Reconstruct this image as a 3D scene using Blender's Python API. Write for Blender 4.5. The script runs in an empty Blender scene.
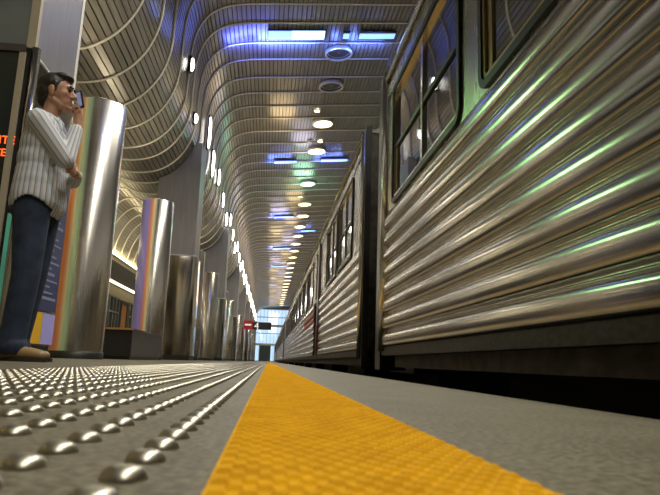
import bpy, bmesh, math, random
from mathutils import Vector, Matrix
random.seed(7)
PI = math.pi
SC = bpy.context.scene
COL = SC.collection

# ------------------------------------------------------------------ materials
def mat(name, base=(.5, .5, .5), metallic=0., rough=.5, emit=None, estr=0., spec=.5, coat=0.):
    m = bpy.data.materials.new(name); m.use_nodes = True
    b = m.node_tree.nodes['Principled BSDF']
    b.inputs['Base Color'].default_value = (*base, 1)
    b.inputs['Metallic'].default_value = metallic
    b.inputs['Roughness'].default_value = rough
    b.inputs['Specular IOR Level'].default_value = spec
    b.inputs['Coat Weight'].default_value = coat
    if emit:
        b.inputs['Emission Color'].default_value = (*emit, 1)
        b.inputs['Emission Strength'].default_value = estr
    return m

def nodes(m):
    nt = m.node_tree
    return nt, nt.nodes['Principled BSDF'], nt.nodes.new, nt.links.new

def noisy(m, c1, c2, scale=20, detail=4, stretch=(1, 1, 1), lo=.35, hi=.65, bump=0., rough=None):
    """object-space noise between two colours, optional bump and roughness range"""
    nt, b, N, L = nodes(m)
    tc = N('ShaderNodeTexCoord'); mp = N('ShaderNodeMapping'); mp.inputs['Scale'].default_value = stretch
    no = N('ShaderNodeTexNoise'); no.inputs['Scale'].default_value = scale; no.inputs['Detail'].default_value = detail
    cr = N('ShaderNodeValToRGB')
    cr.color_ramp.elements[0].position = lo; cr.color_ramp.elements[0].color = (*c1, 1)
    cr.color_ramp.elements[1].position = hi; cr.color_ramp.elements[1].color = (*c2, 1)
    L(tc.outputs['Object'], mp.inputs['Vector']); L(mp.outputs[0], no.inputs['Vector'])
    L(no.outputs['Fac'], cr.inputs['Fac']); L(cr.outputs[0], b.inputs['Base Color'])
    if bump:
        bp = N('ShaderNodeBump'); bp.inputs['Strength'].default_value = bump; bp.inputs['Distance'].default_value = .01
        L(no.outputs['Fac'], bp.inputs['Height']); L(bp.outputs[0], b.inputs['Normal'])
    if rough:
        mr = N('ShaderNodeMapRange'); mr.inputs['To Min'].default_value = rough[0]; mr.inputs['To Max'].default_value = rough[1]
        L(no.outputs['Fac'], mr.inputs['Value']); L(mr.outputs[0], b.inputs['Roughness'])
    return m

M = {}
M['slat'] = noisy(mat('slat bronze metal', metallic=.55, rough=.36), (.27, .25, .22), (.38, .36, .325), 3, 3, (6, .25, 6), rough=(.28, .42))
M['slatgap'] = mat('dark gap behind slats', (.03, .028, .025), rough=.8)
M['rib'] = mat('pale rib metal', (.82, .80, .74), .25, .4)
M['floor'] = mat('platform terrazzo', rough=.5, spec=.28)
nt, b, N, L = nodes(M['floor'])
tc = N('ShaderNodeTexCoord')
n1 = N('ShaderNodeTexNoise'); n1.inputs['Scale'].default_value = 170; n1.inputs['Detail'].default_value = 3
n2 = N('ShaderNodeTexNoise'); n2.inputs['Scale'].default_value = 9; n2.inputs['Detail'].default_value = 5
r1 = N('ShaderNodeValToRGB'); r2 = N('ShaderNodeValToRGB')
r1.color_ramp.elements[0].position = .36; r1.color_ramp.elements[0].color = (.080, .070, .043, 1)
r1.color_ramp.elements[1].position = .66; r1.color_ramp.elements[1].color = (.215, .193, .130, 1)
r2.color_ramp.elements[0].position = .3; r2.color_ramp.elements[0].color = (.72, .72, .70, 1)
r2.color_ramp.elements[1].position = .7; r2.color_ramp.elements[1].color = (1, 1, 1, 1)
mx = N('ShaderNodeMix'); mx.data_type = 'RGBA'; mx.blend_type = 'MULTIPLY'; mx.inputs[0].default_value = 1
for n in (n1, n2): L(tc.outputs['Object'], n.inputs['Vector'])
L(n1.outputs['Fac'], r1.inputs['Fac']); L(n2.outputs['Fac'], r2.inputs['Fac'])
L(r1.outputs[0], mx.inputs[6]); L(r2.outputs[0], mx.inputs[7]); L(mx.outputs[2], b.inputs['Base Color'])
bp = N('ShaderNodeBump'); bp.inputs['Strength'].default_value = .25; bp.inputs['Distance'].default_value = .002
L(n1.outputs['Fac'], bp.inputs['Height']); L(bp.outputs[0], b.inputs['Normal'])
M['stud'] = mat('stud steel', (.44, .415, .345), 1, .34)
M['yellow'] = noisy(mat('yellow rubber', rough=.85, spec=.15), (.60, .30, .003), (.72, .38, .004), 30, 3)
M['steel'] = noisy(mat('train stainless', metallic=1, rough=.2), (.46, .45, .42), (.60, .585, .555), 5, 4, (1, .3, 2), rough=(.14, .22))
M['steelband'] = noisy(mat('train smooth stainless', metallic=1, rough=.25), (.40, .38, .33), (.55, .53, .48), 4, 4, (1, 2, .5), rough=(.2, .34))
M['eave'] = mat('train bright edge', (.72, .70, .64), 1, .18)
M['skirt'] = noisy(mat('train sill', metallic=.6, rough=.45), (.028, .030, .027), (.06, .06, .052), 30, 2, (1, 1, 2))
M['under'] = noisy(mat('underframe', metallic=.2, rough=.6), (.03, .025, .018), (.075, .062, .045), 14, 4)
M['lilacpost'] = mat('lilac grey post', (.30, .27, .31), .6, .3)
M['cyanfilm'] = mat('cyan film', (.20, .85, .68), .2, .25)  # coloured reflections on the display, put into flat colour
M['bluefilm'] = mat('blue film', (.10, .22, .85), .2, .25)
M['lampcan'] = mat('lamp can inside', (.75, .70, .58), .1, .5)
M['black'] = mat('black rubber', (.012, .012, .011), 0, .45)
M['diaph'] = mat('diaphragm', (.018, .026, .022), .2, .3)
M['gold'] = mat('bronze window frame', (.42, .32, .17), .8, .32)
M['pane'] = mat('train window glass', (.014, .020, .018), 0, .02, spec=1.0, coat=1.0)
M['inner'] = mat('train interior', (.06, .05, .04), 0, .7)
M['reddoor'] = mat('maroon door paint', (.20, .035, .045), .3, .35)
M['redstripe'] = mat('red stripe paint', (.55, .05, .07), .4, .35)
M['plaster'] = noisy(mat('grey pillar cladding', metallic=.35, rough=.42), (.22, .22, .25), (.26, .26, .295), 3, 3, (5, 5, .6))
M['tealwall'] = noisy(mat('grey green pillar face', metallic=.2, rough=.35), (.15, .18, .185), (.20, .23, .235), 2, 3)
M['tan'] = mat('tan corner trim', (.48, .42, .32), .2, .45)
M['white'] = mat('white trim', (.8, .8, .77), 0, .4)
M['casing'] = noisy(mat('casing stainless', metallic=1, rough=.12), (.44, .42, .39), (.52, .50, .47), 1, 2, (3, 3, .3), rough=(.08, .14))
M['display'] = mat('dark display glass', (.03, .036, .036), 0, .12, spec=.6)
M['led'] = mat('red led', (.3, .02, .0), emit=(1, .11, .015), estr=2.2)
M['bench'] = noisy(mat('black stone', rough=.3), (.014, .013, .013), (.035, .032, .032), 40, 3)
M['wood'] = mat('amber wood slat', (.45, .24, .08), 0, .4)
M['wallcream'] = mat('cream wall', (.55, .47, .30), 0, .6)
M['darkbeam'] = mat('dark beam', (.06, .055, .045), 0, .6)
M['wglass'] = mat('shopfront glass', (.10, .14, .14), .3, .08, spec=.8)
M['wframe'] = mat('shopfront frame', (.22, .21, .18), .7, .35)
M['orange'] = mat('orange door', (.62, .24, .04), 0, .5)
M['cove'] = mat('cove light', (1, .95, .8), emit=(1, .90, .62), estr=6)
M['lamp'] = mat('warm lamp', (1, .9, .7), emit=(1, .84, .50), estr=16)
M['lampgreen'] = mat('greenish lamp', (.8, 1, .9), emit=(.42, 1, .66), estr=6)
M['lampoff'] = mat('unlit lamp', (.10, .10, .105), .3, .3)
M['lampring'] = mat('lamp ring', (.80, .79, .74), .1, .4)
M['walllamp'] = mat('wall lamp lens', (1, 1, 1), emit=(1, .98, .92), estr=14)
M['blue'] = mat('blue strip lens', (.3, .5, 1), emit=(.16, .30, 1), estr=2.6)
M['bluewhite'] = mat('pale blue lens', (.6, .8, 1), emit=(.42, .74, 1), estr=3.2)
M['housing'] = mat('light housing', (.05, .05, .06), .5, .4)
M['bg'] = mat('ballast', (.02, .018, .016), 0, .9)
M['signblack'] = mat('sign black', (.02, .02, .022), 0, .3)
M['signred'] = mat('sign red', (.55, .03, .03), 0, .35)
M['signwhite'] = mat('sign white', (.85, .85, .85), 0, .4, emit=(1, 1, 1), estr=.5)
M['endsteel'] = mat('end wall frame', (.62, .68, .75), .2, .5)
M['endwall'] = mat('end wall', (.34, .35, .37), 0, .6)
M['sidewall'] = mat('side wall', (.30, .29, .27), 0, .8)
M['skin'] = noisy(mat('skin', rough=.5), (.40, .20, .12), (.48, .26, .165), 25, 3)
M['hair'] = noisy(mat('dark hair', rough=.5), (.010, .007, .005), (.030, .020, .015), 60, 4, (1, 1, .3), bump=.5)
M['jeans'] = noisy(mat('blue denim', rough=.8), (.010, .019, .046), (.026, .044, .085), 10, 5, bump=.2)
M['shoe'] = mat('tan shoe leather', (.26, .17, .07), 0, .5)
M['sole'] = mat('dark sole', (.02, .016, .012), 0, .7)
M['eye'] = mat('eye', (.05, .035, .03), 0, .2)
M['phone'] = mat('phone shell', (.015, .016, .02), .2, .25)
M['screen'] = mat('phone screen', (.3, .35, .6), emit=(.50, .58, 1), estr=.22)
# shirt: thin tan and blue stripes over off-white
M['shirt'] = mat('striped shirt', rough=.75)
nt, b, N, L = nodes(M['shirt'])
uv = N('ShaderNodeAttribute'); uv.attribute_name = 'stripe'
def stripes(freq, width, col, prev):
    mu = N('ShaderNodeMath'); mu.operation = 'MULTIPLY'; mu.inputs[1].default_value = freq
    fr = N('ShaderNodeMath'); fr.operation = 'FRACT'
    lt = N('ShaderNodeMath'); lt.operation = 'LESS_THAN'; lt.inputs[1].default_value = width
    mi = N('ShaderNodeMix'); mi.data_type = 'RGBA'
    L(uv.outputs['Fac'], mu.inputs[0]); L(mu.outputs[0], fr.inputs[0]); L(fr.outputs[0], lt.inputs[0]); L(lt.outputs[0], mi.inputs[0])
    if isinstance(prev, tuple): mi.inputs[6].default_value = (*prev, 1)
    else: L(prev, mi.inputs[6])
    mi.inputs[7].default_value = (*col, 1)
    return mi.outputs[2]
o1 = stripes(32, .5, (.46, .55, .70), (.70, .71, .73))
o2 = stripes(32, .20, (.36, .27, .22), o1)
L(o2, b.inputs['Base Color'])
M['collarcloth'] = mat('pale blue collar', (.56, .64, .76), 0, .75)
# blue sheet with pale lines, yellow and lilac foot; probably a painted reflection
M['poster'] = mat('poster blue', (.030, .042, .15), 0, .35)
M['posterpale'] = mat('poster pale lines', (.26, .30, .46), 0, .4)
M['posteryellow'] = mat('poster yellow', (.85, .50, .02), 0, .4)
M['posterlilac'] = mat('poster lilac', (.45, .42, .95), 0, .4)

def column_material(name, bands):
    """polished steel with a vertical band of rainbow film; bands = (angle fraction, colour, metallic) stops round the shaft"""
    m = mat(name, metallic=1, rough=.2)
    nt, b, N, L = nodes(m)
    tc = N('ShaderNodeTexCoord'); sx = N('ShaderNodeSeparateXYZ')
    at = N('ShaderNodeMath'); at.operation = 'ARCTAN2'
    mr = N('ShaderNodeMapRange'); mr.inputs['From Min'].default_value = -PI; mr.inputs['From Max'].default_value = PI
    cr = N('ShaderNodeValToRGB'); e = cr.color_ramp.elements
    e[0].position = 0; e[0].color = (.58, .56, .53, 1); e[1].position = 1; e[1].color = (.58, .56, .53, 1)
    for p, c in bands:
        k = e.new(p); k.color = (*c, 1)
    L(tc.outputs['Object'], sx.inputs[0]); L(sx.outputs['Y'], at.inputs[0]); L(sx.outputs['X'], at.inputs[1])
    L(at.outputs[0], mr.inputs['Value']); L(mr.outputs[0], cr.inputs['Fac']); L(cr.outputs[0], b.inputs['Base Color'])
    # painted reflection is less metallic than the steel: saturation drives it
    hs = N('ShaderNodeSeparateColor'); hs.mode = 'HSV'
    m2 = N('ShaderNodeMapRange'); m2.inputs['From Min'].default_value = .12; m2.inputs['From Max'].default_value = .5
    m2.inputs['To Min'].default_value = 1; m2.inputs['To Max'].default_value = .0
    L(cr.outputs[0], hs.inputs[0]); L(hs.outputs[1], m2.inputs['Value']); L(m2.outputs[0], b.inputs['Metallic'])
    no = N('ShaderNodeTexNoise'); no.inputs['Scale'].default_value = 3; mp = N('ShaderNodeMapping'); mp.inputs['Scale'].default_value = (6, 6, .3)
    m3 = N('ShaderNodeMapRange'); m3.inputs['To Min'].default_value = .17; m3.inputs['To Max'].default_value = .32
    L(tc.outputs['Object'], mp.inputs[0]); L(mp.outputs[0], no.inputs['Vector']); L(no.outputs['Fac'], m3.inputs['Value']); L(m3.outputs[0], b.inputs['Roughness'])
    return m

# ------------------------------------------------------------------ mesh builder
class MB:
    def __init__(s): s.v, s.f, s.sm, s.mi = [], [], [], []
    def add(s, vs, fs, smooth=False, mi=0):
        o = len(s.v); s.v += [tuple(v) for v in vs]
        for f in fs:
            s.f.append([o+i for i in f]); s.sm.append(smooth); s.mi.append(mi)
        return s
    def box(s, x0, x1, y0, y1, z0, z1, mi=0):
        vs = [(x, y, z) for z in (z0, z1) for y in (y0, y1) for x in (x0, x1)]
        return s.add(vs, [(0, 2, 3, 1), (4, 5, 7, 6), (0, 1, 5, 4), (2, 6, 7, 3), (0, 4, 6, 2), (1, 3, 7, 5)], mi=mi)
    def tube(s, pts, r, n=8, close=False, caps=True, mi=0):
        pts = [Vector(p) for p in pts]; K = len(pts); R = r if isinstance(r, (list, tuple)) else [r]*K
        vs, ref = [], None
        for i, p in enumerate(pts):
            if close: t = pts[(i+1) % K]-pts[i-1]
            else: t = pts[min(i+1, K-1)]-pts[max(i-1, 0)]
            t.normalize()
            if ref is None: ref = Vector((0, 0, 1)) if abs(t.z) < .9 else Vector((1, 0, 0))
            a = (ref-t*ref.dot(t)).normalized(); ref = a; bb = t.cross(a)
            for k in range(n):
                th = 2*PI*k/n; vs.append(p+R[i]*(math.cos(th)*a+math.sin(th)*bb))
        fs = []
        for i in range(K if close else K-1):
            j = (i+1) % K
            for k in range(n): fs.append((i*n+k, i*n+(k+1) % n, j*n+(k+1) % n, j*n+k))
        s.add(vs, fs, True, mi)
        if caps and not close:
            o = len(s.v)-K*n
            s.f.append([o+k for k in range(n)][::-1]); s.sm.append(False); s.mi.append(mi)
            s.f.append([o+(K-1)*n+k for k in range(n)]); s.sm.append(False); s.mi.append(mi)
        return s
    def lathe(s, prof, n=32, c=(0, 0, 0), mi=0, cap=True):
        vs, fs = [], []
        for (r, z) in prof:
            for k in range(n):
                th = 2*PI*k/n; vs.append((c[0]+r*math.cos(th), c[1]+r*math.sin(th), c[2]+z))
        for i in range(len(prof)-1):
            for k in range(n): fs.append((i*n+k, i*n+(k+1) % n, (i+1)*n+(k+1) % n, (i+1)*n+k))
        s.add(vs, fs, True, mi)
        if cap:
            o = len(s.v)-len(vs)
            s.f.append([o+k for k in range(n)][::-1]); s.sm.append(False); s.mi.append(mi)
            s.f.append([o+(len(prof)-1)*n+k for k in range(n)]); s.sm.append(False); s.mi.append(mi)
        return s
    def ell(s, c, r, n=20, m=12, rot=None):
        vs, fs = [], []
        for i in range(m+1):
            ph = PI*i/m
            for k in range(n):
                th = 2*PI*k/n
                p = Vector((r[0]*math.sin(ph)*math.cos(th), r[1]*math.sin(ph)*math.sin(th), -r[2]*math.cos(ph)))
                if rot: p = rot @ p
                vs.append(p+Vector(c))
        for i in range(m):
            for k in range(n): fs.append((i*n+k, i*n+(k+1) % n, (i+1)*n+(k+1) % n, (i+1)*n+k))
        return s.add(vs, fs, True)
    def cap(s, a, b, ra, rb, n=14, m=5):
        """tapered capsule"""
        a, b = Vector(a), Vector(b); t = (b-a).normalized()
        ref = Vector((0, 0, 1)) if abs(t.z) < .9 else Vector((1, 0, 0))
        u = (ref-t*ref.dot(t)).normalized(); w = t.cross(u)
        rings = [(a-t*ra*math.cos(PI/2*i/m), max(ra*math.sin(PI/2*i/m), 1e-4)) for i in range(m+1)]
        rings += [(b+t*rb*math.sin(PI/2*i/m), max(rb*math.cos(PI/2*i/m), 1e-4)) for i in range(m+1)]
        vs, fs = [], []
        for c, r in rings:
            for k in range(n):
                th = 2*PI*k/n; vs.append(c+r*(math.cos(th)*u+math.sin(th)*w))
        for i in range(len(rings)-1):
            for k in range(n): fs.append((i*n+k, i*n+(k+1) % n, (i+1)*n+(k+1) % n, (i+1)*n+k))
        fs.append(tuple(range(n))[::-1]); fs.append(tuple((len(rings)-1)*n+k for k in range(n)))
        return s.add(vs, fs, True)
    def rrect(s, x0, x1, y0, y1, z0, z1, r, w, seg=6, mi=0):
        """rounded rectangular ring in the y-z plane, ring width w inward, between x0 and x1"""
        def loop(ins):
            out = []; rr = max(r-ins, .004)
            for (cy, cz, a0) in ((y1-ins-rr, z1-ins-rr, 0), (y0+ins+rr, z1-ins-rr, 90), (y0+ins+rr, z0+ins+rr, 180), (y1-ins-rr, z0+ins+rr, 270)):
                for i in range(seg+1):
                    a = math.radians(a0+90*i/seg); out.append((cy+rr*math.cos(a), cz+rr*math.sin(a)))
            return out
        A, B = loop(0), loop(w); n = len(A); vs = []
        for x in (x0, x1):
            vs += [(x, y, z) for y, z in A]; vs += [(x, y, z) for y, z in B]
        fs = []
        for k in range(n):
            j = (k+1) % n
            fs += [(k, j, n+j, n+k), (2*n+j, 2*n+k, 3*n+k, 3*n+j), (k, 2*n+k, 2*n+j, j), (n+j, 3*n+j, 3*n+k, n+k)]
        return s.add(vs, fs, False, mi)
    def extrude_y(s, prof, y0, y1, smooth=False, mi=0):
        n = len(prof)
        vs = [(x, y0, z) for x, z in prof]+[(x, y1, z) for x, z in prof]
        return s.add(vs, [(i, i+1, n+i+1, n+i) for i in range(n-1)], smooth, mi)
    def build(s, name, m, parent=None, loc=None):
        me = bpy.data.meshes.new(name); me.from_pydata(s.v, [], s.f)
        ms = m if isinstance(m, (list, tuple)) else [m]
        for q in ms: me.materials.append(M[q] if isinstance(q, str) else q)
        me.polygons.foreach_set('use_smooth', s.sm); me.polygons.foreach_set('material_index', s.mi)
        bm = bmesh.new(); bm.from_mesh(me); bmesh.ops.recalc_face_normals(bm, faces=bm.faces); bm.to_mesh(me); bm.free()
        o = bpy.data.objects.new(name, me); COL.objects.link(o)
        if loc: o.location = loc
        if parent: o.parent = parent
        return o

def tag(o, label=None, cat=None, group=None, kind=None):
    if label: o['label'] = label
    if cat: o['category'] = cat
    if group: o['group'] = group
    if kind: o['kind'] = kind
    return o
def empty(name, loc=(0, 0, 0), rz=0):
    o = bpy.data.objects.new(name, None); COL.objects.link(o); o.location = loc; o.rotation_euler = (0, 0, rz)
    o.empty_display_size = .1
    return o
def copy_tree(o, parent=None):
    c = o.copy(); COL.objects.link(c)
    if parent: c.parent = parent
    for ch in list(o.children): copy_tree(ch, c)
    return c
def struct(o, cat=None, label=None): return tag(o, label, cat, None, 'structure')
ORD = ('first second third fourth fifth sixth seventh eighth ninth tenth eleventh twelfth thirteenth fourteenth fifteenth sixteenth '
       'seventeenth eighteenth nineteenth twentieth twenty-first twenty-second twenty-third twenty-fourth twenty-fifth twenty-sixth twenty-seventh twenty-eighth twenty-ninth thirtieth '
       'thirty-first thirty-second thirty-third thirty-fourth thirty-fifth thirty-sixth thirty-seventh thirty-eighth thirty-ninth fortieth').split()

YA, YB = -10., 100.      # the hall along the track

# ------------------------------------------------------------------ platform
XE = .445
b = MB(); b.box(-6.3, XE, YA, YB, -1.1, 0)
struct(b.build('floor', 'floor'), 'floor', 'grey tan speckled platform floor beside the train')
b = MB(); b.box(XE, 5.2, YA, YB, -1.3, -1.1)
struct(b.build('trim_1', 'bg'), 'track bed', 'dark track bed below the train')

# yellow strip with its raised pips (surface pattern of one mat)
b = MB(); sx0, sx1 = -.0216, .119
b.box(sx0, sx1, -1, YB-.5, -.002, .0015)
p = .0118
for j in range(int(7/p)):
    y = .12+j*p
    for i in range(12):
        x = sx0+.0055+i*p+(p/2 if j % 2 else 0)
        if x > sx1-.004: continue
        a, t, h = .0042, .0022, .0034
        b.add([(x-a, y-a, .0015), (x+a, y-a, .0015), (x+a, y+a, .0015), (x-a, y+a, .0015), (x-t, y-t, h), (x+t, y-t, h), (x+t, y+t, h), (x-t, y+t, h)],
              [(4, 5, 6, 7), (0, 1, 5, 4), (1, 2, 6, 5), (2, 3, 7, 6), (3, 0, 4, 7)])
tag(b.build('tactile_strip', 'yellow'), 'long yellow pimpled warning strip along the platform edge', 'warning strip')

# steel studs
prof = [(.0100, 0), (.0098, .0012), (.0088, .0030), (.0070, .0047), (.0045, .0056), (.0012, .0058)]
sm = MB().lathe(prof, 20)
stud0 = sm.build('tactile_stud', 'stud')
spots = []
for k in range(14):
    x = -.057-.0485*k
    n = int(19/.046)
    for j in range(n):
        spots.append((x, .135+.046*j+(.0 if k % 2 == 0 else .023)))
def vis(s):
    x, y = s; return y > .18 and x/y > -.62
spots = [s for s in spots if vis(s)]
spots.sort(key=lambda s: s[0]**2+s[1]**2)
for i, (x, y) in enumerate(spots[:300]):
    o = stud0 if i == 0 else stud0.copy()
    if i: COL.objects.link(o)
    o.location = (x, y, 0)
    tag(o, 'small domed steel stud set in the platform left of the yellow strip', 'stud', 'steel tactile studs near the camera')
b = MB()
pr = [(.0100, 0), (.0088, .0030), (.0050, .0055)]
for x, y in spots[300:]: b.lathe(pr, 10, (x, y, 0))
tag(b.build('tactile_studs', 'stud'), 'field of small steel studs further along the platform floor', 'studs', None, 'stuff')

# ------------------------------------------------------------------ vault
P = [(5.2, 9.04), (3, 8.84), (1, 8.66), (-.6, 8.515), (-1.1, 8.45), (-1.5, 8.33), (-1.8, 8.12), (-2.0, 7.83), (-2.12, 7.5), (-2.18, 7.1),
     (-2.20, 6.6), (-2.21, 6.1), (-2.27, 5.72), (-2.43, 5.32), (-2.70, 4.98), (-3.05, 4.76), (-3.5, 4.67), (-4.0, 4.72), (-4.35, 4.9), (-4.62, 5.2),
     (-4.85, 5.5), (-5.15, 5.65), (-5.5, 5.55), (-5.85, 5.2), (-6.1, 4.7), (-6.25, 4.15)]
def catmull(P, k):
    out = []
    for i in range(len(P)-1):
        p0, p1, p2, p3 = [Vector(P[max(0, min(len(P)-1, i+d))]) for d in (-1, 0, 1, 2)]
        for j in range(k):
            t = j/k
            out.append(.5*((2*p1)+(p2-p0)*t+(2*p0-5*p1+4*p2-p3)*t*t+(3*p1-p0-3*p2+p3)*t**3))
    out.append(Vector(P[-1])); return out
dense = catmull(P, 24)
acc = [0]
for a, c in zip(dense, dense[1:]): acc.append(acc[-1]+(c-a).length)
def at_s(s):
    lo, hi = 0, len(acc)-1
    while hi-lo > 1:
        m_ = (lo+hi)//2
        if acc[m_] <= s: lo = m_
        else: hi = m_
    t = (s-acc[lo])/max(acc[hi]-acc[lo], 1e-9); return dense[lo].lerp(dense[hi], min(1, t))
def nrm(s):
    d = at_s(min(s+.02, acc[-1]))-at_s(max(s-.02, 0)); d.normalize()
    return Vector((-d[1], d[0]))       # towards the hall (down)
b = MB(); pitch, gap, dep = .115, .022, .035
s = 0.; last = None
while s+pitch < acc[-1]:
    a, c, e = at_s(s), at_s(s+pitch-gap), at_s(s+pitch)
    na, nc = nrm(s), nrm(s+pitch-gap)
    ia, ic, ie = a-na*dep, c-nc*dep, e-nrm(s+pitch)*dep
    b.extrude_y([tuple(ia), tuple(a), tuple(c), tuple(ic)], YA, YB)
    b.extrude_y([tuple(ic), tuple(ie)], YA, YB, mi=1)
    s += pitch
ceil = struct(b.build('ceiling', ['slat', 'slatgap']), 'ceiling', 'curved ceiling of bronze slats over platform and train')
# the true downward test: nrm must face the hall
RY = [9.07, 10.17, 11.27, 12.36, 13.46, 14.30, 15.29, 16.22, 17.35, 18.42, 19.48, 20.53, 21.8, 23.1]
y = 9.07
while y-1.1 > YA: y -= 1.1; RY.append(y)
y = 23.1
while y+1.15 < 96: y += 1.15; RY.append(y)
RY.sort()
b = MB(); pts = []
K = 110
for i in range(K+1):
    ss = acc[-1]*i/K; q = at_s(ss)+nrm(ss)*.022; pts.append((q[0], 0, q[1]))
b.tube(pts, .022, 6)
rib0 = b.build('rib', 'rib', ceil)
for i, y in enumerate(RY[:100]):
    o = rib0 if i == 0 else rib0.copy()
    if i: COL.objects.link(o)
    o.parent = ceil; o.location = (0, y, 0)

# ------------------------------------------------------------------ other walls
b = MB(); b.box(5.2, 5.35, YA, YB, -1.3, 9.1)
struct(b.build('wall_right', 'sidewall'), 'wall')
b = MB(); b.box(-6.45, -6.3, YA, YB, 0, 3.0)
struct(b.build('wall_left', 'wallcream'), 'wall')
b = MB(); b.box(-6.5, -6.25, YA, YB, 3.02, 3.75)
struct(b.build('trim_2', 'darkbeam'), 'beam')
b = MB(); b.box(-6.5, -6.3, YA, YB, 3.75, 4.3)
struct(b.build('trim_3', 'wallcream'), 'frieze')
for z, nm, lb in ((3.98, 'cove_light', 'upper strip of warm cove light along the far left wall'), (2.88, 'cove_light', 'lower strip of warm light under the dark beam on the far left wall')):
    t = empty(nm, (-6.22, 45, z)); tag(t, lb, 'cove light', 'cove lights on the left wall')
    MB().box(-.03, .0, -35, 55, -.04, .08).build('housing', 'housing', t)
    MB().box(.0, .045, -35, 55, -.02, .06).build('lens', 'cove', t)
# shop-front windows and the orange door, with openings standing proud of the wall
wn = 1
for i in range(7):
    y = 17.4+1.75*i
    if i == 5:
        d = empty('door_1', (-6.3, y, 0)); struct(d, 'door', 'orange door in the far left wall')
        MB().box(.0, .05, .25, 1.25, 0, 2.2).build('leaf', 'orange', d)
        MB().box(.0, .09, .13, .25, 0, 2.35).box(.0, .09, 1.25, 1.37, 0, 2.35).box(.0, .09, .25, 1.25, 2.2, 2.35).build('frame', 'darkbeam', d)
        MB().tube([(.10, .36, .95), (.10, .36, 1.25)], .02).build('handle', 'steel', d)
        continue
    w = empty('window_%d' % wn, (-6.3, y, 0)); wn += 1; struct(w, 'window')
    MB().box(.0, .02, .1, 1.6, .5, 2.35).build('pane', 'wglass', w)
    f = MB()
    for q in (.04, .56, 1.1, 1.6): f.box(.0, .07, q, q+.06, .44, 2.4)
    for q in (.44, 1.75, 2.35): f.box(.0, .07, .1, 1.6, q, q+.06)
    f.build('frame', 'wframe', w)

# end wall with its big glazing
ew = MB()
ew.box(-6.3, -3.35, YB, YB+.2, 0, 9.2); ew.box(3.2, 5.3, YB, YB+.2, -1.2, 9.2); ew.box(-3.35, 3.2, YB, YB+.2, 8.4, 9.2)
ew.box(.5, 3.2, YB, YB+.2, -1.2, 0)
struct(ew.build('wall_end', 'endwall'), 'wall')
b = MB(); b.box(-6.5, 5.35, YA-.2, YA, -1.3, 9.2); struct(b.build('wall_back', 'sidewall'), 'wall')
M['daypane'] = bpy.data.materials.new('clear pane'); M['daypane'].use_nodes = True
nt = M['daypane'].node_tree; nt.nodes.clear()
o_ = nt.nodes.new('ShaderNodeOutputMaterial'); mi_ = nt.nodes.new('ShaderNodeMixShader'); t_ = nt.nodes.new('ShaderNodeBsdfTransparent'); g_ = nt.nodes.new('ShaderNodeBsdfGlossy')
t_.inputs[0].default_value = (.86, .93, 1, 1); g_.inputs['Roughness'].default_value = .05; mi_.inputs[0].default_value = .1
nt.links.new(t_.outputs[0], mi_.inputs[1]); nt.links.new(g_.outputs[0], mi_.inputs[2]); nt.links.new(mi_.outputs[0], o_.inputs[0])
w = empty('window_%d' % wn, (0, YB, 0)); struct(w, 'window', 'bright bluish glazed end wall of the hall')
MB().box(-3.35, 3.2, .05, .07, 0, 8.4).build('pane', 'daypane', w)
f = MB()
for i in range(12): f.box(-3.35+.58*i, -3.30+.58*i, -.06, .12, 0, 8.4)
for z, hh in ((0, .12), (2.5, .35), (4.4, .12), (5.5, .4), (7.0, .12), (8.3, .12)): f.box(-3.35, 3.2, -.07, .12, z, z+hh)
# rounded top left corner plate of the opening
arc = [(-3.35, 8.4)]+[(-3.35+1.2-1.2*math.cos(a*PI/16), 7.2+1.2*math.sin(a*PI/16)) for a in range(9)]
n = len(arc); f.add([(x, -.08, z) for x, z in arc]+[(x, .1, z) for x, z in arc], [tuple(range(n)), tuple(range(n, 2*n))[::-1]]+[(i, (i+1) % n, n+(i+1) % n, n+i) for i in range(n)])
f.build('frame', 'endsteel', w)
d = empty('door_2', (.55, YB-.1, 0)); struct(d, 'door', 'grey double door at the far end of the platform')
d.location = (-.6, YB-.12, 0)
MB().box(-.8, -.02, 0, .06, .02, 2.4).box(.02, .8, 0, .06, .02, 2.4).build('leaf', 'wglass', d)
MB().box(-.92, -.8, -.03, .08, 0, 2.5).box(.8, .92, -.03, .08, 0, 2.5).box(-.92, .92, -.03, .08, 2.4, 2.52).box(-.03, .03, -.03, .08, 0, 2.4).build('frame', 'darkbeam', d)

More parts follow.
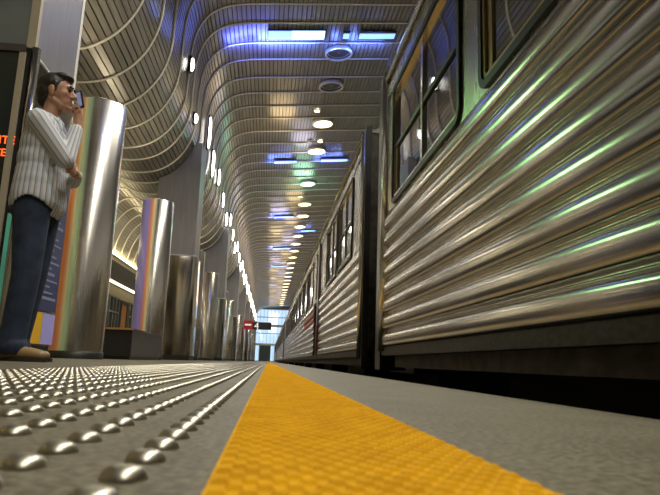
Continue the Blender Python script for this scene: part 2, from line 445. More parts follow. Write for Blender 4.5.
# ------------------------------------------------------------------ pillars with stainless casings
PY = [5.0+11*i for i in range(9)]
for i, y in enumerate(PY):
    t = empty('pillar', (-2.585, y+.44, 0))
    lb = 'big square grey pillar with a stainless casing behind the standing man' if i == 0 else \
         'square grey pillar rising from a stainless casing, %s beyond the man' % ORD[i-1]
    tag(t, lb, 'pillar', 'pillars along the platform', 'thing')
    def under(xx): return min(dense, key=lambda q: abs(q[0]-2.62*0-xx)+(9 if q[1] > 6.2 else 0))[1]-.02
    xs = [-.53+.1*q for q in range(11)]; xs[-1] = .53      # the head follows the curve of the soffit
    poly = [(-.53, 0), (.53, 0)]+[(xx, min(under(xx-2.585), 5.75)) for xx in xs[::-1]]
    n = len(poly)
    b = MB(); b.add([(xx, yy, zz) for yy in (-.56, .45) for xx, zz in poly], [tuple(range(n)), tuple(range(n, 2*n))[::-1]]+[(q, (q+1) % n, n+(q+1) % n, n+q) for q in range(n)])
    s_ = b.build('shaft', 'plaster', t)
    if i == 0: MB().box(-.53, .475, -.585, -.56, 2.5, 4.6).build('front_face', 'tealwall', t)
    MB().box(.475, .545, -.59, -.54, 2.5, 5.2).build('corner_trim', 'tan' if i == 0 else 'plaster', t)
    MB().box(.51, .535, .40, .46, 0, 5.5).build('edge_trim', 'white', t)
    # casing: rounded-corner sleeve
    b = MB(); hx, hy0, hy1, r = (.57, -.62, .52, .05) if i == 0 else (.60, -.62, .52, .10)
    lp = []
    for cx, cy, a0 in ((hx-r, hy1-r, 0), (-hx+r, hy1-r, 90), (-hx+r, hy0+r, 180), (hx-r, hy0+r, 270)):
        for k in range(7):
            a = math.radians(a0+15*k); lp.append((cx+r*math.cos(a), cy+r*math.sin(a)))
    n = len(lp); top = 2.43 if i == 0 else 2.66
    b.add([(x, q, z) for z in (.12, top) for x, q in lp], [(k, (k+1) % n, n+(k+1) % n, n+k) for k in range(n)], True)
    b.add([(x, q, top) for x, q in lp], [tuple(range(n))])
    b.build('casing', 'casing', t)
    b = MB(); b.add([(x*1.0, q, z) for z in (0, .12) for x, q in lp], [(k, (k+1) % n, n+(k+1) % n, n+k) for k in range(n)], True)
    b.build('plinth', 'skirt', t)
    b = MB(); b.tube([(x*1.005, q*1.005, top) for x, q in lp], .012, 6, close=True); b.build('top_rim', 'white', t)

# information display on the first pillar
t = empty('information_display', (-2.475, 4.745, 0)); tag(t, 'tall dark display panel with red lettering beside the man', 'display')
MB().box(-.62, .385, -.03, .03, .1, 2.40).build('screen', 'display', t)
MB().box(.385, .43, -.045, .03, 0, 2.45).build('edge_strip', 'tan', t)
b = MB(); b.tube([(.495, -.005, 0), (.495, -.005, 2.45)], .035, 14); b.build('post', 'casing', t)
MB().box(.43, .46, -.02, .03, 0, 2.45).build('edge_strip', 'black', t)
MB().box(-.64, .43, -.05, .03, 2.40, 2.46).build('top_rail', 'darkbeam', t)
MB().box(-.64, .55, -.055, .035, 0, .06).build('base', 'skirt', t)
MB().box(.463, .49, -.046, -.036, .25, 1.08).build('cyan_band', 'cyanfilm', t)  # cyan reflection on the steel edge, painted as a thin strip
MB().box(.30, .375, -.034, -.030, .55, 1.10).build('blue_band', 'bluefilm', t)  # blue reflection painted as a strip beside it
def text(name, body, size, m, parent, loc, rot, ext=.002, align='LEFT'):
    cu = bpy.data.curves.new(name, 'FONT'); cu.body = body; cu.size = size; cu.extrude = ext; cu.align_x = align
    tmp = bpy.data.objects.new(name, cu); COL.objects.link(tmp)
    me = bpy.data.meshes.new_from_object(tmp.evaluated_get(bpy.context.evaluated_depsgraph_get())); bpy.data.objects.remove(tmp)
    me.materials.clear(); me.materials.append(M[m])
    o = bpy.data.objects.new(name, me); COL.objects.link(o); o.parent = parent; o.location = loc; o.rotation_euler = rot
    return o
text('lettering', 'ENTE', .092, 'led', t, (.44, -.034, 1.63), (PI/2, 0, 0), align='RIGHT')
text('lettering', 'NTE', .085, 'led', t, (.385, -.034, 1.53), (PI/2, 0, 0), align='RIGHT')

# likely casing reflection painted as a lined blue sheet on the pillar's track side
t = empty('poster', (-2.0, 5.50, 0)); tag(t, 'blue poster with pale lines of text low on the steel casing behind the man', 'poster')
MB().box(-.012, .004, -.25, .43, .42, 1.75).build('sheet', 'poster', t)
b = MB()
for k in range(14): b.box(.004, .006, -.2, .38-.09*((k*7) % 3), .52+.055*k, .535+.055*k+(.01 if k % 4 == 0 else 0))
b.build('text_lines', 'posterpale', t)
MB().box(-.012, .006, -.25, .12, .13, .40).build('yellow_patch', 'posteryellow', t)
MB().box(-.012, .006, .13, .43, .13, .40).build('lilac_patch', 'posterlilac', t)

# ------------------------------------------------------------------ steel columns
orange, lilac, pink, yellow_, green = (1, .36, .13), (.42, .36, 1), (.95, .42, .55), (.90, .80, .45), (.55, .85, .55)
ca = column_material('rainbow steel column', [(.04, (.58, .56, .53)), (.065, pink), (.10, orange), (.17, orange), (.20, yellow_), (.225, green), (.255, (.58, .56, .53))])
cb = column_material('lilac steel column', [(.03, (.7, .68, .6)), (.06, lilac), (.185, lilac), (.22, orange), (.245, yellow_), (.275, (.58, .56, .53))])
cc = column_material('plain steel column', [(.10, (.6, .58, .55)), (.14, (.58, .42, .82)), (.18, (.6, .58, .55))])  # carries a narrow lilac reflection painted into its colour
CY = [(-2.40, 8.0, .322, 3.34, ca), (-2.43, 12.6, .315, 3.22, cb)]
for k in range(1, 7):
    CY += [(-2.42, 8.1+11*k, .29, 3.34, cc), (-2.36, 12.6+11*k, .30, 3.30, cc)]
names = ['thick polished steel column with an orange rainbow band beside the man', 'polished steel column with a lilac band rising behind the black bench']
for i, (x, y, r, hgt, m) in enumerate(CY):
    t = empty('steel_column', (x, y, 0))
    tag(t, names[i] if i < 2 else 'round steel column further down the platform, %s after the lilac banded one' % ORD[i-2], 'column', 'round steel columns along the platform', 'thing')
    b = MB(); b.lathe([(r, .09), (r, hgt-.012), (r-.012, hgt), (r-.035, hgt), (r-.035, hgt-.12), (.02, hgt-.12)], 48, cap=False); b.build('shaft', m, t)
    b = MB(); b.lathe([(r+.012, 0), (r+.012, .08), (r, .09)], 48, cap=False); b.build('base_ring', 'skirt', t)
    b = MB(); b.lathe([(r-.05, hgt-.115), (r-.05, hgt-.10), (.01, hgt-.095)], 32, cap=False); b.build('lamp', 'lamp', t)

# bench round the second column
t = empty('bench', (-2.65, 11.2, 0)); tag(t, 'long black stone bench in front of the lilac banded column', 'bench')
MB().box(-.55, .57, -1.55, 1.04, .05, .44).build('body', 'bench', t)
MB().box(-.53, .55, -1.52, 1.02, 0, .05).build('plinth', 'black', t)
MB().box(-.57, .59, -1.57, 1.05, .44, .47).build('top', 'bench', t)
MB().box(-.57, .59, -1.59, -1.57, .445, .475).build('wooden_edge', 'wood', t)

# ------------------------------------------------------------------ lamps
def lamp(kind, name, loc, energy, color=(1, 1, 1), rot=(0, 0, 0), **kw):
    l = bpy.data.lights.new(name, kind); l.energy = energy; l.color = color
    for k, v in kw.items(): setattr(l, k, v)
    o = bpy.data.objects.new(name, l); COL.objects.link(o); o.location = loc; o.rotation_euler = rot
    return o
def ceil_z(x):
    return 8.66+.09*(x-1)
DL = [(1.53, 15.79), (1.53, 17.9), (1.54, 20.95), (1.55, 23.93), (1.48, 28.63), (1.57, 32.6), (1.62, 35.4)]
y = 35.4
while y < 92: y += 2.95; DL.append((1.6, y))
NB = [(1.55, 12.2), (1.55, 9.9), (1.55, 6.9), (1.55, 3.9), (1.55, .9), (1.55, -2.1), (1.55, -5.1)]  # unseen lit lights added overhead to brighten the near platform
def downlight(loc, lit):
    t = empty('ceiling_light', loc); t.rotation_euler = (0, -.09, 0)
    b = MB(); R = .36
    b.lathe([(R+.02, -.02), (R+.02, .05), (.02, .055)], 36, cap=False); b.build('housing', 'lampring', t); b = MB()
    b.tube([(R*math.cos(2*PI*k/36), R*math.sin(2*PI*k/36), -.03) for k in range(36)], .030, 8, close=True); b.build('ring', 'lampring', t)
    off = lit == 'lampoff'
    b = MB(); b.lathe([(R, -.03), (R*.97, .0), (R*.93, .045)], 36, cap=False); b.build('can', 'lampoff' if off else 'lampcan', t)
    b = MB(); b.lathe([(R*.80, .035), (R*.5, .02), (.02, .015)] if lit != 'lampgreen' else [(R*.9, -.01), (R*.5, -.10), (.02, -.13)], 36, cap=False); b.build('lens', lit, t)
    return t
sets = {}
for i, (x, y) in enumerate(DL+NB):
    lit = 'lampoff' if i in (0, 1) else ('lampgreen' if i == 4 else 'lamp')
    loc = (x, y, ceil_z(x)-.075)
    if lit not in sets: t = sets[lit] = downlight(loc, lit)
    else:
        t = copy_tree(sets[lit]); t.location = loc
    lb = {0: 'unlit ring-shaped ceiling light nearest the top of the picture', 1: 'unlit ring-shaped ceiling light, second along the row',
          4: 'brilliant greenish white round ceiling light in the row'}.get(i, 'round warm ceiling light, %s along the row over the platform' % ORD[min(i, 39)])
    if i >= len(DL): lb = 'round warm ceiling light above the nearest train car, %s back from the unlit ones' % ORD[i-len(DL)]
    tag(t, lb, 'ceiling light', 'round ceiling lights along the train')
    if lit != 'lampoff':
        g = lit == 'lampgreen'
        near = i >= len(DL)
        lamp('SPOT', 'downlight_beam', (x, y, loc[2]-.12), (900 if g else 420) if not near else 650, (.7, 1, .82) if g else (1, .95, .83) if near else (1, .91, .74), spot_size=2.3, spot_blend=.7, shadow_soft_size=.25)  # near ones are beams of the added unseen lights
        if not near: lamp('POINT', 'ceiling_spill', (x-(.15 if g else .5 if i % 2 else 1.4), y-.1, loc[2]-.50), 34 if not g else 70, (.45, 1, .66) if g else ((1, .74, .40) if i % 3 else (.8, .72, 1)), shadow_soft_size=.5)  # added point lamps that brighten the slats, separate from the fixtures
# small bulbs beside the rings
BY = [(1.24, 19.9), (1.60, 22.9), (1.20, 22.9), (1.35, 26.9), (1.25, 31.2)]
for i, (x, y) in enumerate(BY):
    t = empty('spotlight', (x, y, ceil_z(x)-.01)); lb = ['small round white ceiling spotlight just before the first lit ring', 'small bright ceiling spotlight just before the second lit ring',
        'small dim ceiling spotlight left of the bright one before the second lit ring', 'small ceiling spotlight before the greenish lamp', 'small ceiling spotlight after the greenish lamp'][i]
    tag(t, lb, 'spotlight', 'small ceiling spotlights')
    MB().lathe([(.10, 0), (.10, -.05), (.085, -.05)], 20, cap=False).build('can', 'lampring', t)
    MB().lathe([(.086, -.045), (.05, -.06), (.01, -.065)], 20, cap=False).build('lens', 'lampoff' if i == 2 else 'lamp', t)

# blue strip lights under the ceiling slats
BS = [(.30, 14.8, .76, 'bluewhite'), (2.45, 14.85, .50, 'blue'), (1.62, 14.85, .10, 'blue'), (.3, 25.3, .5, 'blue'), (2.4, 25.2, .6, 'blue'), (.5, 35.6, .6, 'blue'), (2.2, 39.8, .5, 'blue'),
      (.6, 46, .7, 'blue'), (.6, 55, .6, 'blue'), (.3, 4.6, .8, 'blue')]
for i, (x, y, hw, mm) in enumerate(BS):
    t = empty('strip_light', (x, y, ceil_z(x)-.055)); t.rotation_euler = (0, -.09, 0)
    lb = ['long pale blue strip light on the ceiling, brightest of the blue ones', 'blue strip light on the ceiling close to the near train car roof', 'tiny blue strip light between two longer ones',
          'blue strip light left of the greenish lamp', 'blue strip light between the greenish lamp and the train', 'blue strip light beyond the greenish lamp, over the platform',
          'blue strip light beyond the greenish lamp, over the train', 'small far blue strip light on the ceiling', 'furthest small blue strip light on the ceiling', 'blue strip light on the ceiling above the nearest train car windows'][i]
    tag(t, lb, 'strip light', 'blue ceiling strip lights')
    MB().box(-hw, hw, -.22, .24, -.02, .0).build('housing', 'housing', t)
    if mm == 'bluewhite':
        MB().box(-hw+.02, -.12, -.20, .20, -.035, -.02).build('lens', 'blue', t); MB().box(-.12, hw-.02, -.20, .20, -.035, -.02).build('lens', mm, t)
    else: MB().box(-hw+.02, hw-.02, -.12, .12, -.035, -.02).build('lens', mm, t)
    lamp('AREA', 'blue_wash', (x-.2, y+(.55 if i < 3 else .1), ceil_z(x)-.30), (6 if i == 9 else 38*hw) if mm == 'blue' else 60*hw, (.12, .22, 1), (PI, 0, 0), shape='RECTANGLE', size=2*hw, size_y=.1)
    if mm == 'bluewhite' and i == 0:
        lamp('AREA', 'blue_wash', (x-1.1, y+.5, ceil_z(x)-.45), 40, (.10, .14, 1), (PI, 0, 0), shape='RECTANGLE', size=1.2, size_y=.15)

# wall lights on the curved fascia
WL = [(13.4, 6.75, .16), (14.8, 6.0, .12), (17.7, 6.75, .5), (19.3, 6.3, .45)]
y = 19.3
k = 0
while y < 92: y += 2.3; WL.append((y, 6.55-.25*(k % 3), .30)); k += 1
for i, (y, z, hh) in enumerate(WL):
    ss = min(range(len(dense)), key=lambda q: abs(dense[q][1]-z)+(0 if dense[q][0] > -3 else 99))
    x = dense[ss][0]
    t = empty('wall_light', (x+.02, y, z))
    tag(t, 'slim bright white wall light on the curved slatted fascia, %s along the row' % ORD[min(i, 39)], 'wall light', 'white wall lights on the curved fascia')
    MB().box(0, .05, -.06, .06, -hh-.04, hh+.04).build('housing', 'housing', t)
    MB().ell((.07, 0, 0), (.05, .065, hh)).build('lens', 'walllamp', t)

# light from the open tops of the columns, washing the soffit
for i, (x, y, r, hgt, m) in enumerate(CY):
    lamp('POINT', 'column_uplight', (x, y, hgt+.10), 26, (1, .88, .66), shadow_soft_size=.18)
    if i == 0: lamp('SPOT', 'green_spotlight', (x+.25, y-.2, hgt+.05), 46, (.25, 1, .30), rot=(0, math.radians(-70), math.radians(-63)), spot_size=.42, spot_blend=.9, shadow_soft_size=.34)  # added unseen green spot, aimed to put glints on the train
for k in range(8):
    lamp('AREA', 'cove_wash', (-6.12, 2+10*k, 4.0), 110, (1, .82, .45), (PI, 0, 0), shape='RECTANGLE', size=.15, size_y=9.5)

# ------------------------------------------------------------------ the train
XT = .75
def flutes(b, y0, y1, z0, z1, n, depth=.020, x=XT, mi=0):
    p = (z1-z0)/n
    for k in range(n):
        a0 = z0+p*k; pr = []; hh = p*.76          # broad rounded flute ...
        for j in range(13):
            a = -PI/2+PI*j/12
            pr.append((x-depth*max(math.cos(a), 0)**.7, a0+hh*.5+hh*.5*math.sin(a)))
        b.extrude_y(pr, y0, y1, True, mi)
        c0 = a0+hh; g = p*.24                     # ... and a narrow flat with a small bead
        b.extrude_y([(x, c0), (x+.003, c0+.12*g), (x+.003, c0+.3*g)], y0, y1, False, mi)
        b.extrude_y([(x+.003-.006*math.sin(PI*j/5), c0+.3*g+.5*g*j/5) for j in range(6)], y0, y1, True, mi)
        b.extrude_y([(x+.003, c0+.8*g), (x, c0+g)], y0, y1, False, mi)
ZS, ZW, ZT, ZE = .165, 1.075, 1.86, 2.06
def rail_car(y0, y1, label, wins, doors=(), loc_name='rail_car', red=None):
    t = empty(loc_name, (0, 0, 0)); tag(t, label, 'train car', 'stainless cars of the train')
    t.location = (2.25, y0, -1.1)
    inv = Vector((-2.25, -y0, 1.1))
    def bd(b, name, m, par=t):
        b.v = [tuple(Vector(v)+inv) for v in b.v]
        return b.build(name, m, par)
    # spans of side between doors
    spans, c = [], y0
    for d0, d1 in doors: spans.append((c, d0)); c = d1
    spans.append((c, y1))
    b = MB()
    for a, e in spans: flutes(b, a, e, ZS, ZW-.02, 8)
    bd(b, 'fluted_side', 'steel')
    if red:
        b = MB(); 
        for k in (5, 6): flutes(b, red[0], red[1], ZS+k*.11125, ZS+(k+1)*.11125, 1, .0212)
        bd(b, 'red_stripe', 'redstripe')  # red reflection painted onto two flutes beyond the door
    for a, e in spans:   # window band: solid between the openings
        b = MB(); c = a
        for w in wins:
            if a <= w[0] < e:
                b.box(XT, XT+.05, c, w[0], ZW-.02, ZT+.02); c = w[1]
                b.box(XT, XT+.05, w[0], w[1], ZW-.02, ZW+.015); b.box(XT, XT+.05, w[0], w[1], ZT-.015, ZT+.02)
        b.box(XT, XT+.05, c, e, ZW-.02, ZT+.02)
        bd(b, 'window_band', 'steelband')
    b = MB()   # letterboard
    b.box(XT-.008, XT+.02, y0, y1, ZT+.025, ZE-.10); b.extrude_y([(XT-.006+.016*(q % 2), ZE-.09+.012*q) for q in range(4)], y0, y1)
    b.box(XT+.004, XT+.05, y0, y1, ZT+.01, ZE-.03)
    bd(b, 'letter_board', 'steelband')
    b = MB(); b.tube([(XT-.006, y0+.02, ZE-.02), (XT-.006, y1-.02, ZE-.02)], .022, 10); bd(b, 'eave_rail', 'eave')
    b = MB(); pr = []
    for k in range(25):
        a = PI*k/24; pr.append((2.25-1.49*math.cos(a), ZE-.01+.42*math.sin(a)**2))
    b.extrude_y(pr, y0, y1, True)
    n = len(pr); b.add([(x, y0, z) for x, z in pr], [tuple(range(n))]); b.add([(x, y1, z) for x, z in pr], [tuple(range(n))])
    bd(b, 'roof', 'steelband')
    b2 = MB(); b2.box(XT+.16, 3.7, y0+.01, y1-.01, .12, ZE-.03); bd(b2, 'interior', 'inner')
    for ye in (y0, y1-.012):
        b = MB(); b.box(XT+.002, 3.75, ye, ye+.012, .12, ZE); bd(b, 'end_wall', 'under')
    b = MB(); b.box(XT-.005, XT+.10, y0, y1, .112, ZS+.004)
    bd(b, 'sill', 'skirt')
    b = MB(); b.box(XT+.055, 3.7, y0+.15, y1-.15, .04, .112); bd(b, 'underframe', 'under')
    # running gear boxes under the floor
    q = y0+2
    while q < y1-2:
        b = MB(); b.box(XT+.35, 3.4, q, q+1.5, -.55, .04); bd(b, 'equipment_box', 'black'); q += 3.6
    b = MB(); b.box(XT+.75, 3.3, y0+.3, y1-.3, -1.05, .04); bd(b, 'centre_sill', 'black')
    for yb in (y0+2.6, y1-2.6):
        g = MB(); g.box(1.0, 3.5, yb-1.2, yb+1.2, -.62, -.30); g = bd(g, 'bogie', 'under')
        for wy in (-.9, .9):
            wv = MB()
            for xx in (1.35, 3.0): wv.tube([(xx, yb+wy, -.68), (xx+.12, yb+wy, -.68)], .40, 24)
            wv.tube([(1.35, yb+wy, -.68), (3.1, yb+wy, -.68)], .07, 12)
            wv.v = [tuple(Vector(v)+inv) for v in wv.v]; wv.build('wheelset', 'under', g)
    # windows
    for w in wins:
        w0, w1 = w[0], w[1]; style = w[2] if len(w) > 2 else 'plain'
        b = MB(); b.rrect(XT-.014, XT+.012, w0-.03, w1+.03, ZW-.012, ZT+.012, .07, .032)
        wo = bd(b, 'window', 'black')
        b = MB(); b.rrect(XT-.007, XT+.013, w0+.002, w1-.002, ZW+.02, ZT-.02, .045, .022); 
        b.v = [tuple(Vector(v)+inv) for v in b.v]; b.build('frame', 'gold' if style == 'gold' else 'eave', wo)
        b = MB(); b.box(XT+.012, XT+.020, w0, w1, ZW, ZT)
        b.v = [tuple(Vector(v)+inv) for v in b.v]; b.build('pane', 'pane', wo)
        if style == 'gold':
            b = MB(); b.box(XT+.004, XT+.013, w1-.075, w1-.03, ZW+.03, ZT-.03)
            b.v = [tuple(Vector(v)+inv) for v in b.v]; b.build('inner_jamb', 'gold', wo)
        if style in ('double', 'gold2'):
            ym = w[3]
            b = MB(); b.box(XT-.002, XT+.013, ym-.02, ym+.02, ZW+.02, ZT-.02)
            b.v = [tuple(Vector(v)+inv) for v in b.v]; b.build('mullion', 'eave', wo)
            for pa, pb in ((w0+.02, ym-.022), (ym+.022, w1-.02)):
                b = MB(); b.box(XT+.001, XT+.013, pa, pb, 1.435, 1.462)
                b.v = [tuple(Vector(v)+inv) for v in b.v]; b.build('transom', 'black', wo)
            b = MB(); b.box(XT+.005, XT+.013, w1-.07, w1-.025, ZW+.03, 1.435)
            b.v = [tuple(Vector(v)+inv) for v in b.v]; b.build('inner_jamb', 'gold', wo)
    for d0, d1 in doors:
        b = MB(); b.box(XT+.06, XT+.09, d0+.06, d1-.06, ZS, ZT+.02); do = bd(b, 'door', 'steelband')
        b = MB(); b.box(XT-.03, XT+.10, d0-.05, d0+.13, ZS-.03, ZT+.06)
        b.v = [tuple(Vector(v)+inv) for v in b.v]; b.build('door_post', 'lilacpost', do)
        b = MB(); b.box(XT+.055, XT+.062, d0+.2, d1-.2, 1.15, 1.75); b.v = [tuple(Vector(v)+inv) for v in b.v]; b.build('pane', 'pane', do)
        b = MB(); b.tube([(XT+.03, d0+.15, .9), (XT+.03, d0+.15, 1.3)], .012); b.v = [tuple(Vector(v)+inv) for v in b.v]; b.build('handle', 'eave', do)
        b = MB(); b.box(XT-.034, XT+.02, d0-.053, d0+.133, ZS+.02, .62); b.v = [tuple(Vector(v)+inv) for v in b.v]; b.build('kick_plate', 'reddoor', do)
    return t, bd

t1, bd1 = rail_car(-9.5, 4.05, 'nearest fluted stainless train car filling the right of the picture',
    [(-3.6, -2.2), (-1.6, -.2), (.35, 2.06, 'gold'), (2.36, 3.74, 'double', 3.02)])
b = MB(); b.tube([(XT+.01, 4.01, .14), (XT+.01, 4.01, ZE)], .045, 14); bd1(b, 'corner_post', 'eave')
b = MB()   # end diaphragm, rounded head
b.box(XT-.015, XT+.16, 4.06, 4.24, .02, 2.14); b.box(XT+.03, XT+.5, 4.06, 4.24, 2.1, 2.3); b.tube([(XT+.06, 4.06, 2.13), (XT+.06, 4.24, 2.13)], .075, 16)
bd1(b, 'end_diaphragm', 'diaph')
b = MB(); b.box(XT+.25, 3.6, 4.2, 5.02, .0, 2.3); bd1(b, 'gangway', 'black')
t2, bd2 = rail_car(5.04, 30., 'second train car, with a lilac-posted door and tall windows',
    [(5.75, 6.95, 'double', 6.35), (7.12, 8.35, 'double', 7.72)]+[(11.0+1.75*k, 12.4+1.75*k) for k in range(10)], [(9.5, 10.35)], red=(10.4, 13.2))
b = MB(); b.tube([(XT+.0, 5.06, .10), (XT+.0, 5.06, ZE)], .03, 12); bd2(b, 'corner_post', 'eave')
b = MB(); b.box(XT+.0, XT+.05, 4.98, 5.05, .02, 2.1); bd2(b, 'end_diaphragm', 'black')
b = MB(); b.box(XT+.25, 3.6, 29.98, 30.8, .0, 2.3); bd2(b, 'gangway', 'black')
rail_car(30.8, 56, 'third train car, far along the platform', [(32.5+1.9*k, 33.9+1.9*k) for k in range(12)], [(31.0, 31.9)])
rail_car(56.8, 82, 'fourth and furthest visible train car', [(58.5+1.9*k, 59.9+1.9*k) for k in range(12)], [(57.0, 57.9)])

# ------------------------------------------------------------------ platform sign
t = empty('platform_sign', (-.85, 43, 0)); tag(t, 'hanging red and black platform sign with a white numeral 4', 'sign')
MB().box(-.33, .95, -.06, .06, 2.18, 2.70).build('black_board', 'signblack', t)
MB().box(-.95, -.33, -.06, .06, 2.18, 2.78).build('red_board', 'signred', t)
MB().box(-.88, -.44, -.07, -.06, 2.44, 2.54).build('white_bar', 'signwhite', t)
text('numeral', '4', .66, 'signwhite', t, (-.06, -.068, 2.21), (PI/2, 0, 0), .004, 'CENTER')
b = MB(); b.tube([(-.72, 0, 0), (-.72, 0, 2.2)], .06, 12); b.build('post', 'darkbeam', t)
MB().box(-.9, -.54, -.12, .12, 0, .05).build('base', 'darkbeam', t)

# ------------------------------------------------------------------ the man
def organic(mb, name, m, parent, voxel, smooth=6, fac=.5):
    o = mb.build(name, m, parent)
    r = o.modifiers.new('r', 'REMESH'); r.mode = 'VOXEL'; r.voxel_size = voxel; r.use_smooth_shade = True
    s = o.modifiers.new('s', 'SMOOTH'); s.iterations = smooth; s.factor = fac
    dg = bpy.context.evaluated_depsgraph_get(); me = bpy.data.meshes.new_from_object(o.evaluated_get(dg))
    o.modifiers.clear(); o.data = me
    if not me.materials: me.materials.append(M[m])
    for p_ in me.polygons: p_.use_smooth = True
    return o
man = empty('person', (-1.42, 3.80, 0)); tag(man, 'person in striped shirt and jeans standing with one hand raised to the chin', 'person')
V = Vector
b = MB()
# head and neck (facing +x)
b.ell((-.020, 0, 1.705), (.098, .078, .098)); b.ell((.020, 0, 1.665), (.070, .066, .085)); b.ell((.030, 0, 1.622), (.058, .056, .062))
b.cap((.055, -.012, 1.588), (.055, .012, 1.588), .026, .026); b.cap((-.02, .052, 1.625), (.035, .035, 1.59), .022, .022); b.cap((-.02, -.052, 1.625), (.035, -.035, 1.59), .022, .022)
b.cap((.078, 0, 1.705), (.108, 0, 1.657), .010, .0145); b.cap((.092, -.014, 1.652), (.092, .014, 1.652), .010, .010)      # nose
b.cap((.074, -.036, 1.712), (.082, -.008, 1.712), .012, .012); b.cap((.074, .036, 1.712), (.082, .008, 1.712), .012, .012)  # brow
b.cap((.080, -.018, 1.626), (.080, .018, 1.626), .0085, .0085); b.cap((.076, -.016, 1.612), (.076, .016, 1.612), .0095, .0095)  # lips
b.ell((.055, -.045, 1.665), (.022, .016, .02)); b.ell((.055, .045, 1.665), (.022, .016, .02))
for s_ in (-1, 1):
    b.ell((-.012, s_*.080, 1.672), (.020, .010, .034)); b.ell((-.006, s_*.078, 1.645), (.012, .009, .014))
b.cap((-.035, 0, 1.45), (-.018, 0, 1.62), .060, .054)
# trunk, arms, legs
b.cap((-.04, -.11, 1.40), (-.04, .11, 1.40), .068, .068); b.cap((-.03, -.06, 1.25), (-.03, .06, 1.25), .09, .09); b.cap((-.02, -.07, 1.0), (-.02, .07, 1.0), .10, .10)
SR, ER, WR = V((-.03, -.185, 1.43)), V((.150, -.150, 1.195)), V((.158, -.045, 1.455))
SL, EL, WL_ = V((-.03, .185, 1.43)), V((.08, .21, 1.17)), V((.165, .03, 1.155))
b.cap(SR, ER, .050, .038); b.cap(ER, WR, .038, .026); b.cap(SL, EL, .050, .038); b.cap(EL, WL_, .038, .026)
for s_ in (-1, 1):
    fo = -.06 if s_ > 0 else 0.; b.cap((-.03, s_*.09, .95), (-.015+fo*.6, s_*.10, .50), .085, .055); b.cap((-.01+fo*.6, s_*.10, .50), (-.03+fo, s_*.10, .09), .055, .038); b.cap((-.03+fo, s_*.10, .06), (.08+fo, s_*.11, .040), .034, .022)
# right hand: palm and curled fingers at the chin
def hand(b, wrist, palm, dirs, thumb):
    b.cap(wrist, palm, .026, .030)
    for chain, r in dirs:
        for a, e in zip(chain, chain[1:]): b.cap(a, e, r, r*.92)
    for a, e in zip(thumb, thumb[1:]): b.cap(a, e, .0105, .0095)
PR = V((.150, -.035, 1.535))
b.ell(PR, (.030, .018, .045))
fing = []
for k, (dy, ln) in enumerate(((.018, .92), (.004, 1.0), (-.011, .95), (-.025, .78))):
    base = PR+V((.012, dy, .030-.006*k)); p1 = base+V((-.006, 0, .034))*ln; p2 = p1+V((-.032, .004, .006))*ln; p3 = p2+V((-.012, .002, -.022))*ln
    fing.append(([PR+V((0, dy, 0)), base, p1, p2, p3], .0092))
hand(b, WR, PR, fing, [PR+V((-.01, .02, -.01)), PR+V((-.035, .03, .015)), PR+V((-.058, .022, .042))])
PL = V((.172, -.045, 1.150)); b.ell(PL, (.024, .042, .030)); fing = []
for k, (dz, ln) in enumerate(((.022, .92), (.007, 1.0), (-.008, .95), (-.022, .78))):
    base = PL+V((.010, -.036, dz)); p1 = base+V((.008, -.034, -.002))*ln; p2 = p1+V((-.014, -.026, 0))*ln; p3 = p2+V((-.022, -.006, 0))*ln
    fing.append(([PL, base, p1, p2, p3], .0092))
hand(b, WL_, PL, fing, [PL+V((0, .02, .01)), PL+V((.0, -.005, .040)), PL+V((-.006, -.035, .052))])
organic(b, 'body', 'skin', man, .0055, 4)
# hair
b = MB()
b.ell((-.035, 0, 1.728), (.098, .086, .088)); b.ell((-.062, 0, 1.685), (.070, .080, .080)); b.ell((-.085, 0, 1.635), (.036, .058, .050))
b.ell((.018, 0, 1.782), (.070, .068, .034)); b.cap((.050, -.04, 1.785), (.058, .04, 1.785), .018, .018)
for s_ in (-1, 1): b.cap((.004, s_*.076, 1.72), (.008, s_*.073, 1.675), .014, .008)
organic(b, 'hair', 'hair', man, .006, 4)
for s_ in (-1, 1):
    MB().ell((.080, s_*.030, 1.690), (.010, .014, .009)).build('eye', 'eye', man)
    MB().cap((.086, s_*.046, 1.713), (.094, s_*.014, 1.716), .005, .006).build('eyebrow', 'hair', man)
# shirt
b = MB()
b.cap((-.035, -.13, 1.42), (-.035, .13, 1.42), .085, .085); b.cap((-.03, -.07, 1.30), (-.03, .07, 1.30), .128, .128); b.cap((-.035, -.065, 1.12), (-.035, .065, 1.12), .132, .132)
b.cap((-.035, -.07, 1.00), (-.035, .07, 1.00), .138, .138); b.ell((-.045, 0, .95), (.150, .200, .14))
b.cap((-.035, -.03, 1.475), (-.03, .03, 1.475), .064, .064)
for zz, rr in ((1.37, .112), (1.21, .130), (1.06, .135), (.97, .140)): b.cap((-.034, -.07, zz), (-.034, .07, zz), rr, rr)
b.cap(SR, ER, .066, .054); b.cap(ER, WR+(ER-WR)*.12, .056, .040); b.cap(SL, EL, .066, .054); b.cap(EL, WL_+(EL-WL_)*.15, .054, .040)
b.cap((.030, -.03, 1.495), (.050, .0, 1.47), .018, .016); b.cap((.030, .03, 1.495), (.050, .0, 1.47), .018, .016)
sh = organic(b, 'shirt', 'shirt', man, .008, 16)
me = sh.data
bm = bmesh.new(); bm.from_mesh(me)
dele = []
for v in bm.verts:
    x, yy, z = v.co
    hem = .865+.085*max(0, 1-((x+.02)/.13)**2)*(abs(yy) > .08)   # shirt-tail hem, higher at the sides
    if z < hem and abs(yy) < .3: dele.append(v)
bmesh.ops.delete(bm, geom=dele, context='VERTS')
bm.to_mesh(me); bm.free()
at = me.attributes.new('stripe', 'FLOAT', 'POINT')
def seg_d(p, a, e):
    t = max(0, min(1, (p-a).dot(e-a)/(e-a).length_squared)); return (p-a-(e-a)*t)
vals = []
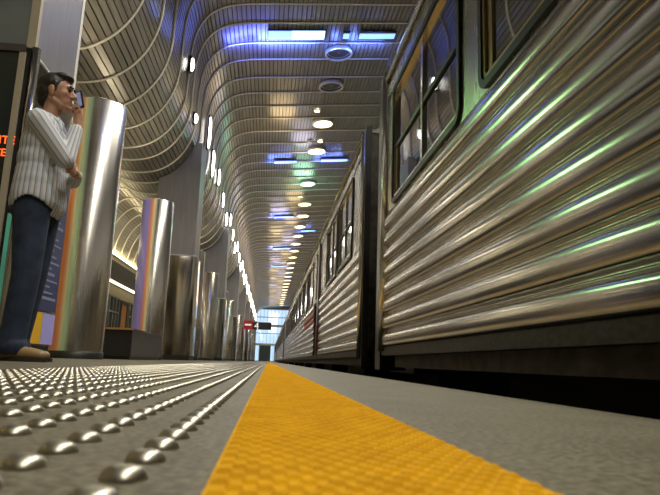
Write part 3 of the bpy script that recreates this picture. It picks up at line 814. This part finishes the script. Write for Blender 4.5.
for v in me.vertices:
    p_ = v.co; best = None
    arms = [(SR, ER), (ER, WR), (SL, EL), (EL, WL_)]
    ds = [(seg_d(p_, a, e), a, e) for a, e in arms]
    d, a, e = min(ds, key=lambda q: q[0].length)
    if d.length < .066 and (abs(p_.y) > .13 or p_.x > .11):
        ax = (e-a).normalized(); u = ax.cross(V((0, 1, 0))).normalized(); w_ = ax.cross(u)
        vals.append(math.atan2(d.dot(w_), d.dot(u))*.06+.5)
    else:
        vals.append(math.atan2(p_.y*.8, p_.x+.035)*.165+1)
at.data.foreach_set('value', vals)
cl = MB()
cl.tube([(-.035+.075*math.cos(a), .078*math.sin(a), 1.512-.040*math.cos(a)) for a in [2*PI*k/28 for k in range(29)]], .015, 8)
cl.cap((.035, -.022, 1.478), (.066, -.040, 1.425), .016, .009); cl.cap((.035, .022, 1.478), (.066, .040, 1.425), .016, .009)
organic(cl, 'collar', 'collarcloth', man, .006, 3)
so = sh.modifiers.new('thick', 'SOLIDIFY'); so.thickness = .004; so.offset = -1
# jeans
b = MB()
b.cap((-.035, -.075, .96), (-.035, .075, .96), .118, .118)
for s_ in (-1, 1):
    fo = -.06 if s_ > 0 else 0.
    b.cap((-.035, s_*.085, .92), (-.015+fo*.6, s_*.10, .50), .108, .080); b.cap((-.015+fo*.6, s_*.10, .50), (-.045+fo, s_*.105, .10), .080, .074); b.cap((-.045+fo, s_*.105, .10), (-.04+fo, s_*.105, .085), .078, .084)
    b.cap((-.09, s_*.085, .90), (-.05, s_*.09, .80), .075, .05)
je = organic(b, 'jeans', 'jeans', man, .008, 5)
bm = bmesh.new(); bm.from_mesh(je.data); bmesh.ops.delete(bm, geom=[v for v in bm.verts if v.co.z < .035], context='VERTS'); bm.to_mesh(je.data); bm.free()
for s_, fx in ((-1, 0.), (1, -.06)):
    b = MB(); b.cap((-.075+fx, s_*.11, .052), (.02+fx, s_*.115, .050), .042, .040); b.cap((.02+fx, s_*.115, .048), (.128+fx, s_*.13, .036), .042, .028); b.cap((-.05+fx, s_*.11, .06), (-.03+fx, s_*.11, .10), .042, .044)
    sho = organic(b, 'shoe', 'shoe', man, .006, 4)
    b = MB(); lp = []
    for k in range(28):
        a = 2*PI*k/28; lp.append((.035+fx+.138*math.cos(a), s_*.118+(.046+.006*math.cos(a))*math.sin(a)+.012*s_*math.cos(a)))
    n = len(lp); b.add([(x, q, z) for z in (.0, .022) for x, q in lp], [tuple(range(n))[::-1], tuple(range(n, 2*n))]+[(k, (k+1) % n, n+(k+1) % n, n+k) for k in range(n)])
    b.build('sole', 'sole', sho)
ph = empty('mobile_phone', (-1.42+.162, 3.80-.046, 1.596)); ph.rotation_euler = (0, -.30, .85)
tag(ph, 'small dark phone with a bluish screen held at the chin of the man', 'phone')
MB().box(-.004, .008, -.024, .024, -.02, .085).build('case', 'phone', ph)
MB().box(-.006, -.004, -.020, .020, -.008, .078).build('screen', 'screen', ph)

# ------------------------------------------------------------------ world, camera
w = bpy.data.worlds.new('World'); SC.world = w; w.use_nodes = True
bg = w.node_tree.nodes['Background']; bg.inputs[0].default_value = (.70, .85, 1, 1); bg.inputs[1].default_value = 1.35

F, R_, H_ = 610., math.radians(3.0), .05
d = V(((268-330)/F, -(361.2-247.5)/F, -1)).normalized()
u = V((math.sin(R_), math.cos(R_), 0)); z = (u-d*u.dot(d)).normalized(); x = d.cross(z)
cam = bpy.data.cameras.new('camera'); co = bpy.data.objects.new('camera', cam); COL.objects.link(co)
cam.sensor_width = 36; cam.lens = F/660*36; cam.clip_start = .01; cam.clip_end = 400
co.matrix_world = Matrix(((x[0], x[1], x[2], 0), (d[0], d[1], d[2], 0), (z[0], z[1], z[2], H_), (0, 0, 0, 1)))
cam.dof.use_dof = True; cam.dof.focus_distance = 4.5; cam.dof.aperture_fstop = 18
SC.camera = co
SC.view_settings.view_transform = 'Standard'; SC.view_settings.look = 'None'; SC.view_settings.gamma = 1; SC.view_settings.use_curve_mapping = False
SC.view_settings.exposure = 0.05
SC.cycles.use_denoising = True
SC.cycles.max_bounces = 8; SC.cycles.diffuse_bounces = 3; SC.cycles.glossy_bounces = 5
SC.cycles.sample_clamp_indirect = 6
